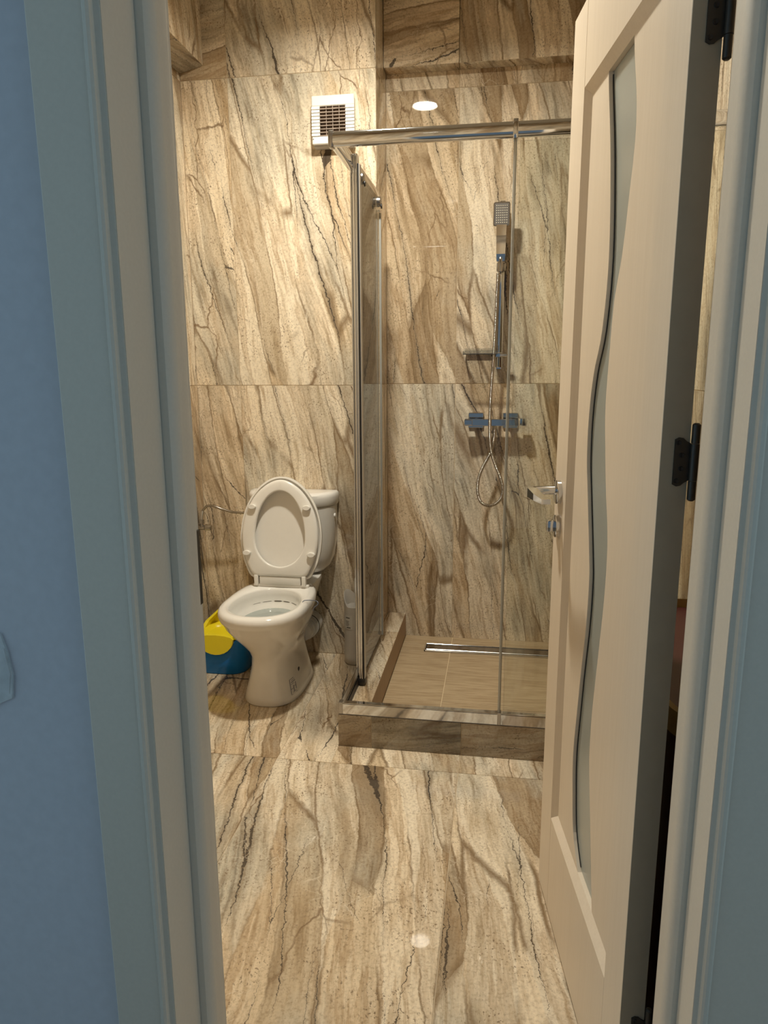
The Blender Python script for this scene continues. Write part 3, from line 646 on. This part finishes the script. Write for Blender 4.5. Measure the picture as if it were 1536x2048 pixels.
for k in range(nl):
    z0 = gz0+k*dz
    B().rings([[(fx0-0.0, y, z) for y, z in pr] for pr in [[(YFn+0.004, z0+0.0010), (YFn-0.0030, z0+0.0016), (YFn-0.001, z0+dz-0.0015), (YFn+0.004, z0+dz-0.0015)]]] +
              [[(gx0, y, z) for y, z in [(YFn+0.004, z0+0.0010), (YFn-0.0030, z0+0.0016), (YFn-0.001, z0+dz-0.0015), (YFn+0.004, z0+dz-0.0015)]]]).done('louvre', M['white'], fn)
    B().rings([[(x, y, z) for y, z in [(YFn+0.004, z0+0.0010), (YFn-0.0030, z0+0.0016), (YFn-0.001, z0+dz-0.0015), (YFn+0.004, z0+dz-0.0015)]] for x in (gx1, fx1)]).done('louvre', M['white'], fn)
    B().rings([[(x, y, z) for y, z in [(YFn+0.009, z0+0.0012), (YFn+0.0005, z0+0.0005), (YFn+0.0005, z0+0.0035), (YFn+0.009, z0+0.0040)]] for x in (gx0, gx1)]).done('slat', M['fan_grid'], fn)
B().box(gx0, gx1, YFn+0.0095, YFn+0.0118, gz0, gz1).done('shutter', M['fan_dark'], fn)
gb = B()
for k in range(1, 4): gb.box(gx0+k*(gx1-gx0)/4-0.0012, gx0+k*(gx1-gx0)/4+0.0012, YFn+0.002, YFn+0.009, gz0, gz1)
gb.done('grid_bars', M['fan_grid'], fn)
text_mesh('VENTS', 0.0075, M['ink'], 'lettering', fn, Matrix.Translation((-0.063, -0.0325, -0.0645)) @ Matrix.Rotation(math.radians(90), 4, 'X') @ Matrix.Diagonal((0.9, 1, 1, 1)))
B().tube([(-0.742, YFn-0.0001, 2.1455), (-0.742, YFn-0.0006, 2.1455)], 0.0028, 14).done('emblem', M['ink'], fn)

# ------------------------------------------------------------------ toilet
CX = -0.858
wc = empty('toilet', (CX, 2.66, 0.0), label='white close-coupled toilet with its lid and seat raised', cat='toilet')
def srg(z, yf, yb, yc, hw, n=2.4, m_=48, cx=CX, nb=None):
    out = []; nb = nb or n
    for k in range(m_):
        a = 2*math.pi*k/m_; c, s_ = math.cos(a), math.sin(a)
        e = nb if s_ > 0 else n
        x = cx + hw*math.copysign(abs(c)**(2/e), c)
        y = yc + ((yb-yc) if s_ > 0 else (yc-yf))*math.copysign(abs(s_)**(2/e), s_)
        out.append((x, y, z))
    return out
rs = [srg(0.0, 2.442, 2.83, 2.63, 0.114, 2.6, nb=4), srg(0.006, 2.438, 2.832, 2.63, 0.1165, 2.6, nb=4), srg(0.03, 2.443, 2.83, 2.63, 0.110, 2.5, nb=4),
      srg(0.08, 2.458, 2.82, 2.63, 0.098, 2.4, nb=4), srg(0.13, 2.466, 2.81, 2.63, 0.089, 2.3, nb=4), srg(0.175, 2.462, 2.80, 2.62, 0.086, 2.2, nb=4),
      srg(0.210, 2.440, 2.80, 2.60, 0.094, 2.2, nb=4), srg(0.245, 2.408, 2.80, 2.57, 0.111, 2.2, nb=4), srg(0.285, 2.366, 2.80, 2.54, 0.133, 2.2, nb=4),
      srg(0.325, 2.330, 2.81, 2.51, 0.150, 2.2, nb=3.5), srg(0.352, 2.313, 2.82, 2.50, 0.1575, 2.2, nb=3.2), srg(0.360, 2.304, 2.82, 2.495, 0.163, 2.2, nb=3),
      srg(0.378, 2.299, 2.82, 2.49, 0.1665, 2.2, nb=2.8), srg(0.392, 2.302, 2.82, 2.49, 0.1650, 2.2, nb=2.8), srg(0.400, 2.312, 2.81, 2.49, 0.158, 2.2, nb=2.8), srg(0.402, 2.325, 2.80, 2.49, 0.146, 2.2, nb=2.8),
      srg(0.400, 2.340, 2.690, 2.495, 0.135, 2.15), srg(0.392, 2.346, 2.683, 2.495, 0.129, 2.15), srg(0.372, 2.345, 2.683, 2.495, 0.128, 2.15), srg(0.345, 2.346, 2.682, 2.50, 0.124, 2.1),
      srg(0.335, 2.356, 2.677, 2.505, 0.118, 2.1), srg(0.318, 2.374, 2.665, 2.51, 0.108, 2.1), srg(0.285, 2.40, 2.650, 2.52, 0.093, 2), srg(0.255, 2.43, 2.64, 2.53, 0.075, 2)]
B().rings(rs).done('bowl', M['ceramic'], wc, smooth=True, ang=60)
B().rings([srg(0.3190, 2.372, 2.667, 2.51, 0.1095, 2.1), srg(0.3205, 2.372, 2.667, 2.51, 0.1095, 2.1)]).done('water', M['water'], wc, smooth=False)
st_ = B()
for a0, a1, hh in ((50, 66, .0028), (70, 84, .0045), (86, 100, .006), (104, 120, .0025), (124, 138, .002)):
    pa, pb = [], []
    for k in range(7):
        a = math.radians(a0+(a1-a0)*k/6)
        x = CX + 0.1245*math.copysign(abs(math.cos(a))**(2/2.1), math.cos(a)); y = 2.50+0.1815*math.sin(a)**(2/2.1)
        pa.append((x, y, 0.3452))
    st_.tube(pa, [0.0006]+[hh*0.4]*5+[0.0006], 6)
st_.done('rim_stain', M['stain'], wc)
B().rings([srg(0.26, 2.70, 2.95, 2.80, 0.095, 3), srg(0.33, 2.69, 2.975, 2.80, 0.108, 3.5), srg(0.385, 2.70, 2.985, 2.80, 0.124, 4), srg(0.4005, 2.705, 2.985, 2.80, 0.122, 4)]).done('cistern_shelf', M['ceramic'], wc, smooth=True)
YB_ = 2.985
B().rings([srg(0.401, 2.885, YB_-0.01, 2.94, 0.105, 2.4, nb=6, cx=-0.866), srg(0.412, 2.865, YB_-0.005, 2.95, 0.135, 2.5, nb=6, cx=-0.866), srg(0.435, 2.852, YB_, 2.955, 0.158, 2.5, nb=7, cx=-0.866),
           srg(0.475, 2.843, YB_, 2.96, 0.174, 2.5, nb=8, cx=-0.866), srg(0.54, 2.836, YB_, 2.96, 0.183, 2.5, nb=8, cx=-0.866), srg(0.62, 2.832, YB_, 2.96, 0.1865, 2.5, nb=8, cx=-0.866), srg(0.700, 2.830, YB_, 2.96, 0.188, 2.5, nb=8, cx=-0.866)])\
    .done('cistern', M['ceramic'], wc, smooth=True)
B().rings([srg(0.7015, 2.824, YB_+0.002, 2.965, 0.191, 2.4, nb=9, cx=-0.866), srg(0.708, 2.820, YB_+0.003, 2.965, 0.1935, 2.4, nb=9, cx=-0.866), srg(0.738, 2.820, YB_+0.003, 2.965, 0.195, 2.4, nb=9, cx=-0.866),
           srg(0.750, 2.823, YB_+0.002, 2.965, 0.193, 2.4, nb=9, cx=-0.866), srg(0.757, 2.833, YB_-0.004, 2.965, 0.186, 2.4, nb=8, cx=-0.866), srg(0.759, 2.86, YB_-0.02, 2.95, 0.165, 2.4, nb=6, cx=-0.866)])\
    .done('cistern_lid', M['ceramic'], wc, smooth=True)
B().tube([(-0.6835, 2.93, 0.655), (-0.676, 2.93, 0.655)], 0.009, 14).done('inlet_cap', M['white'], wc, smooth=True)
# raised seat and lid: plane leaning back on the cistern
ZH, YH = 0.418, 2.712
la = math.radians(9.0)
def SP(x, hgt, d): # d towards the room
    return (CX+x, YH + hgt*math.sin(la) - d*math.cos(la), ZH + hgt*math.cos(la) + d*math.sin(la))
half = [(0.000, 0.018), (0.060, 0.018), (0.100, 0.018), (0.122, 0.028), (0.136, 0.052), (0.150, 0.085), (0.1605, 0.125), (0.1655, 0.165), (0.1655, 0.205), (0.158, 0.255), (0.143, 0.302), (0.120, 0.345), (0.090, 0.382), (0.056, 0.408), (0.026, 0.421), (0.0, 0.424)]
hp = [(v.x, v.z) for v in spline([(a, 0, b_) for a, b_ in half], 4)]
outl = hp + [(-x, z) for x, z in reversed(hp[1:-1])]
def scaled(k, dc=0.0):  # inset copy of the outline
    zc = 0.215
    return [((abs(x)-k if abs(x) > k else 0)*(1 if x > 0 else -1), zc+(z-zc)*(1-k/0.205)+dc) for x, z in outl]
no = len(outl)
# hole outline with matching vertex count
def hole(ex=0.0):
    out = []
    for x, z in outl:
        a = math.atan2(z-0.178, x); c, s_ = math.cos(a), math.sin(a)
        rz = (0.192 if s_ > 0 else 0.113)+ex
        r_ = 1/math.sqrt((c/(0.1045+ex))**2 + (s_/rz)**2)
        out.append((r_*c, 0.178 + r_*s_))
    return out
def sring(o2, d): return [SP(x, z, d) for x, z in o2]
seat_o = B().rings([sring(scaled(0.010), 0.020), sring(scaled(0.0075), 0.024), sring(scaled(0.008), 0.031), sring(scaled(0.011), 0.0350), sring(scaled(0.018), 0.0370), sring(hole(0.007), 0.0385),
           sring(hole(0.003), 0.0380), sring(hole(0.0), 0.0345), sring(hole(0.002), 0.021)], closed=True).done('seat', M['seat'], wc, smooth=True, ang=50)
B().rings([sring(scaled(0.006), -0.004), sring(scaled(-0.0015), 0.000), sring(scaled(-0.004), 0.008), sring(scaled(-0.0035), 0.017), sring(scaled(0.002), 0.0185), sring(scaled(0.006), 0.013), sring(scaled(0.02), 0.008), sring(scaled(0.06), 0.006)])\
    .done('lid', M['seat'], wc, smooth=True, ang=50)
for i, (x, z) in enumerate(((-0.114, 0.305), (0.112, 0.305), (-0.134, 0.118), (0.134, 0.118))):
    B().rings([[SP(x+dx*sx*1.0, z+dz_*sx, 0.038+dd) for dx, dz_ in [(0.0165*math.cos(t), 0.0100*math.sin(t)) for t in [2*math.pi*k/16 for k in range(16)]]] for sx, dd in ((1, -0.002), (1, 0.010), (0.85, 0.013))])\
        .done('bumper', M['seat'], wc, smooth=True).parent = seat_o
B().box(CX-0.112, CX+0.118, 2.690, 2.722, 0.400, 0.414, 0.004, 2).done('hinge_base', M['seat'], wc, smooth=True)
B().box(CX-0.084, CX+0.088, 2.684, 2.706, 0.413, 0.447, 0.004, 2).done('hinge_cover', M['seat'], wc, smooth=True)
for xx in (-0.097, 0.101):
    B().box(CX+xx-0.0085, CX+xx+0.0085, 2.680, 2.710, 0.410, 0.452, 0.003, 2).done('hinge_post', M['seat'], wc, smooth=True)
B().tube([(CX+0.0905, 2.600, 0.093), (CX+0.096, 2.600, 0.093)], 0.009, 14).done('fixing_hole', M['black'], wc)
# sticker on the foot, wrapped on its surface
def foot(a_deg, z, off=0.0006):
    pr = [(0.006, 2.438, 0.1165, 2.6), (0.03, 2.443, 0.110, 2.5), (0.08, 2.458, 0.098, 2.4), (0.13, 2.466, 0.089, 2.3)]
    for (z0, f0, w0, n0), (z1, f1, w1, n1) in zip(pr, pr[1:]):
        if z0 <= z <= z1: break
    t = (z-z0)/(z1-z0); f_, w_, n_ = f0+(f1-f0)*t, w0+(w1-w0)*t+off, n0+(n1-n0)*t
    a = math.radians(a_deg); c, s_ = math.cos(a), math.sin(a)
    return (CX+w_*abs(c)**(2/n_), 2.63-(2.63-f_+off)*abs(s_)**(2/n_), z)
pb_ = B()
for (a0, a1, z0, z1) in ((27, 36, 0.083, 0.0855), (25, 34, 0.077, 0.0790), (24, 35, 0.070, 0.0735), (28, 36, 0.064, 0.0660), (23, 25, 0.040, 0.066), (29, 31, 0.036, 0.058),
                         (25, 31, 0.052, 0.054), (30, 38, 0.047, 0.049), (25, 33, 0.034, 0.036), (37, 38.5, 0.030, 0.085), (22, 38, 0.028, 0.0295)):
    v = [pb_.bm.verts.new(foot(a, z)) for a, z in ((a0, z0), (a1, z0-0.002), (a1, z1-0.002), (a0, z1))]
    pb_.bm.faces.new(v)
pb_.done('printed_mark', M['ink'], wc)
so = empty('soil_pipe', (-0.76, 2.90, 0.15), label='white plastic waste pipe connector behind the toilet foot', cat='pipe')
B().tube([(-0.812, 2.838, 0.155), (-0.812, 2.90, 0.152)], [0.040, 0.042], 28).done('pipe_sleeve', M['white'], so, smooth=True)
for yy, r_ in ((2.875, 0.046), (2.898, 0.050), (2.918, 0.052)):
    B().tube([(-0.812, yy, 0.152), (-0.812, yy+0.010, 0.152)], r_, 32).done('ring', M['white'], so, smooth=True, ang=30)
B().tube([(-0.812, 2.9285, 0.152), (-0.812, 2.932, 0.152)], 0.0535, 32).done('gasket', M['black'], so, smooth=True)
B().tube([(-0.812, 2.925, 0.152), (-0.812, YT-0.001, 0.152)], [0.047, 0.052], 28).done('wall_flange', M['white'], so, smooth=True)
hk = [pxw(604, 1206, 2.52), pxw(608, 1201.5, 2.52), pxw(618, 1200.5, 2.52), pxw(628, 1201, 2.52), pxw(635, 1203.5, 2.515), pxw(635.5, 1209, 2.51), pxw(629, 1215, 2.51), pxw(626, 1221, 2.51)]
B().tube(spline(hk, 5), 0.0016, 8).done('wire_hook', M['wire'], None, smooth=True, loc=hk[3], label='thin blue-grey wire hook over the right rim of the toilet bowl', cat='hook')

# water valve and braided hose on the left wall
va = empty('water_valve', (XL, 2.888, 0.592), label='chrome angle valve on the left wall beside the toilet', cat='valve')
B().tube([(XL, 2.888, 0.592), (XL+0.004, 2.888, 0.592), (XL+0.008, 2.888, 0.592)], [0.030, 0.029, 0.018], 24).done('flange', M['valve'], va, smooth=True)
B().tube([(XL+0.006, 2.888, 0.592), (XL+0.030, 2.888, 0.592), (XL+0.048, 2.888, 0.594)], [0.009, 0.009, 0.011], 16).tube([(XL+0.033, 2.888, 0.592), (XL+0.033, 2.888, 0.618)], [0.0085, 0.0075], 14).done('valve_body', M['valve'], va, smooth=True)
B().tube([(XL+0.046, 2.888, 0.594), (XL+0.050, 2.888, 0.594), (XL+0.074, 2.888, 0.594), (XL+0.077, 2.888, 0.594)], [0.011, 0.0145, 0.0135, 0.010], 10).done('valve_knob', M['valve'], va)
B().tube([(XL+0.033, 2.888, 0.612), (XL+0.033, 2.888, 0.628)], 0.0115, 6).done('nut', M['steel'], va)
bh = empty('braided_hose', (XL+0.033, 2.888, 0.628), label='thin braided steel water hose from the valve to the cistern', cat='hose')
hp_ = [(XL+0.033, 2.888, 0.627), (XL+0.035, 2.888, 0.648), (XL+0.040, 2.888, 0.668), pxw(408, 1018, 2.888), pxw(415, 1012, 2.888), pxw(428, 1012.5, 2.89), pxw(446, 1019, 2.895), pxw(465, 1024, 2.90), pxw(489, 1026, 2.905)]
B().tube(spline(hp_, 8), 0.0052, 10).done('braid', M['dark_chrome'], bh, smooth=True)
B().tube(spline(hp_[:3], 6), 0.0075, 12).done('ferrule', M['chrome'], bh, smooth=True)

# ------------------------------------------------------------------ child's potty, toilet brush
po = empty('potty', (-1.15, 2.80, 0.0), label="blue and yellow plastic child's potty on the floor left of the toilet", cat='potty')
PX = -1.150
def pr_(z, hw, hl, n=3.4, cy_=2.805): return srg(z, cy_-hl, cy_+hl, cy_, hw, n, cx=PX)
def tub_ring(zt, hw, hl):  # top edge dips at the front in a wide U
    out = []
    for (x, y, z) in pr_(0, hw, hl):
        k = max(0.0, (2.805-y)/hl); dip = 0.062*max(0.0, 1-((x-PX+0.0)/0.080)**2)*(1 if k > 0.6 else 0) if abs(x-PX) < 0.08 else 0
        out.append((x, y, zt-dip))
    return out
B().rings([pr_(0.0, 0.112, 0.100), pr_(0.004, 0.116, 0.104), pr_(0.06, 0.118, 0.106), tub_ring(0.148, 0.116, 0.104), tub_ring(0.152, 0.113, 0.101), tub_ring(0.150, 0.110, 0.098), pr_(0.03, 0.105, 0.092)]).done('tub', M['blue'], po, smooth=True, ang=50)
arc = [(PX+0.078*math.cos(math.radians(180+k*15)), 2.6965-0.008*math.sin(math.radians(k*15)), 0.158+0.066*math.sin(math.radians(180+k*15))) for k in range(13)]
arc += [(PX+0.078*math.cos(math.radians(k*30)), 2.6965, 0.158+0.018*math.sin(math.radians(k*30))) for k in range(1, 6)]
B().poly(arc, 0.014).done('splash_guard', M['yellow'], po, smooth=True, ang=50)
B().rings([pr_(0.150, 0.105, 0.094), pr_(0.163, 0.106, 0.095), pr_(0.166, 0.098, 0.087), pr_(0.150, 0.070, 0.062), pr_(0.09, 0.06, 0.05)]).done('seat_insert', M['yellow'], po, smooth=True, ang=50)
B().rings([[(x, y, z) for x, y, z in r_] for r_ in (
    [(PX-0.112, 2.80, 0.155), (PX-0.112, 2.905, 0.155), (PX+0.095, 2.905, 0.155), (PX+0.095, 2.885, 0.155), (PX-0.085, 2.885, 0.155), (PX-0.095, 2.80, 0.155)],
    [(PX-0.100, 2.84, 0.185), (PX-0.100, 2.908, 0.185), (PX+0.090, 2.908, 0.185), (PX+0.090, 2.888, 0.185), (PX-0.075, 2.888, 0.185), (PX-0.085, 2.84, 0.185)],
    [(PX-0.035, 2.880, 0.245), (PX-0.035, 2.912, 0.245), (PX+0.080, 2.912, 0.245), (PX+0.080, 2.896, 0.245), (PX-0.022, 2.896, 0.245), (PX-0.026, 2.880, 0.245)])]).done('backrest', M['yellow'], po)
B().box(PX-0.122, PX-0.106, 2.77, 2.80, 0.135, 0.165, 0.005, 2).done('side_lug', M['blue'], po, smooth=True)

br = empty('toilet_brush', (-0.597, 2.918, 0.0), label='greyish white toilet brush in its tall holder behind the chrome shower pole', cat='toilet brush')
bx, by = -0.597, 2.918
rings_ = []
for z, r_ in ((0.0, 0.042), (0.004, 0.046), (0.03, 0.0475), (0.24, 0.0455)):
    rings_.append([(bx+r_*math.cos(2*math.pi*k/32), by+r_*math.sin(2*math.pi*k/32), z) for k in range(32)])
def lip(r_, add=0.0):
    out = []
    for k in range(32):
        a = 2*math.pi*k/32; up = max(0.0, math.cos(a-math.radians(150)))**1.2
        out.append((bx+r_*math.cos(a)*(1+0.04*up), by+r_*math.sin(a), 0.262+0.062*up+add))
    return out
rings_ += [lip(0.0455), lip(0.0440, 0.001), lip(0.0425, -0.001), [(bx+0.030*math.cos(2*math.pi*k/32), by+0.030*math.sin(2*math.pi*k/32), 0.262) for k in range(32)]]
B().rings(rings_).done('holder', M['grey_plastic'], br, smooth=True, ang=50)
B().tube([(bx+0.014, by-0.004, 0.255), (bx+0.014, by-0.004, 0.378), (bx+0.014, by-0.004, 0.386), (bx+0.014, by-0.004, 0.388)], [0.0125, 0.0125, 0.010, 0.004], 18).done('brush_handle', M['white'], br, smooth=True)
lab = B()
def cyl_patch(bb, a0, a1, z0, z1, r_):
    n_ = 6; vs0 = [bb.bm.verts.new((bx+r_*math.cos(math.radians(a0+(a1-a0)*k/n_)), by+r_*math.sin(math.radians(a0+(a1-a0)*k/n_)), z0)) for k in range(n_+1)]
    vs1 = [bb.bm.verts.new((bx+r_*math.cos(math.radians(a0+(a1-a0)*k/n_)), by+r_*math.sin(math.radians(a0+(a1-a0)*k/n_)), z1)) for k in range(n_+1)]
    for k in range(n_): bb.bm.faces.new((vs0[k], vs0[k+1], vs1[k+1], vs1[k]))
cyl_patch(lab, 215, 268, 0.165, 0.228, 0.0475)
lbo = lab.done('label_sticker', M['label'], br)
pr1 = B()
cyl_patch(pr1, 228, 254, 0.214, 0.218, 0.0478); cyl_patch(pr1, 234, 258, 0.1705, 0.1745, 0.0478)
for k in range(4): cyl_patch(pr1, 228, 250-3*(k % 2), 0.200-k*0.0065, 0.202-k*0.0065, 0.0478)
o_ = pr1.done('print', M['ink_dark'], br); o_.parent = lbo

# ------------------------------------------------------------------ things glimpsed through the hinge gap
hm = empty('laundry_hamper', (0.44, 1.48, 0.0), label='tall dark red plastic laundry hamper with an ochre rim behind the open door', cat='hamper')
def hr(z, hw, hl): return srg(z, 1.48-hl, 1.48+hl, 1.48, hw, 5, 36, cx=0.437)
B().rings([hr(0, 0.130, 0.315), hr(0.004, 0.134, 0.320), hr(0.66, 0.142, 0.330), hr(0.66, 0.138, 0.326), hr(0.02, 0.126, 0.312)]).done('hamper_body', M['red'], hm, smooth=True)
B().rings([hr(0.655, 0.145, 0.334), hr(0.700, 0.146, 0.335), hr(0.704, 0.139, 0.328), hr(0.655, 0.139, 0.328)], closed=True).done('hamper_rim', M['ochre'], hm, smooth=True)
B().rings([hr(0.670, 0.1385, 0.3275), hr(0.682, 0.1385, 0.3275)]).done('hamper_lid', M['red'], hm)
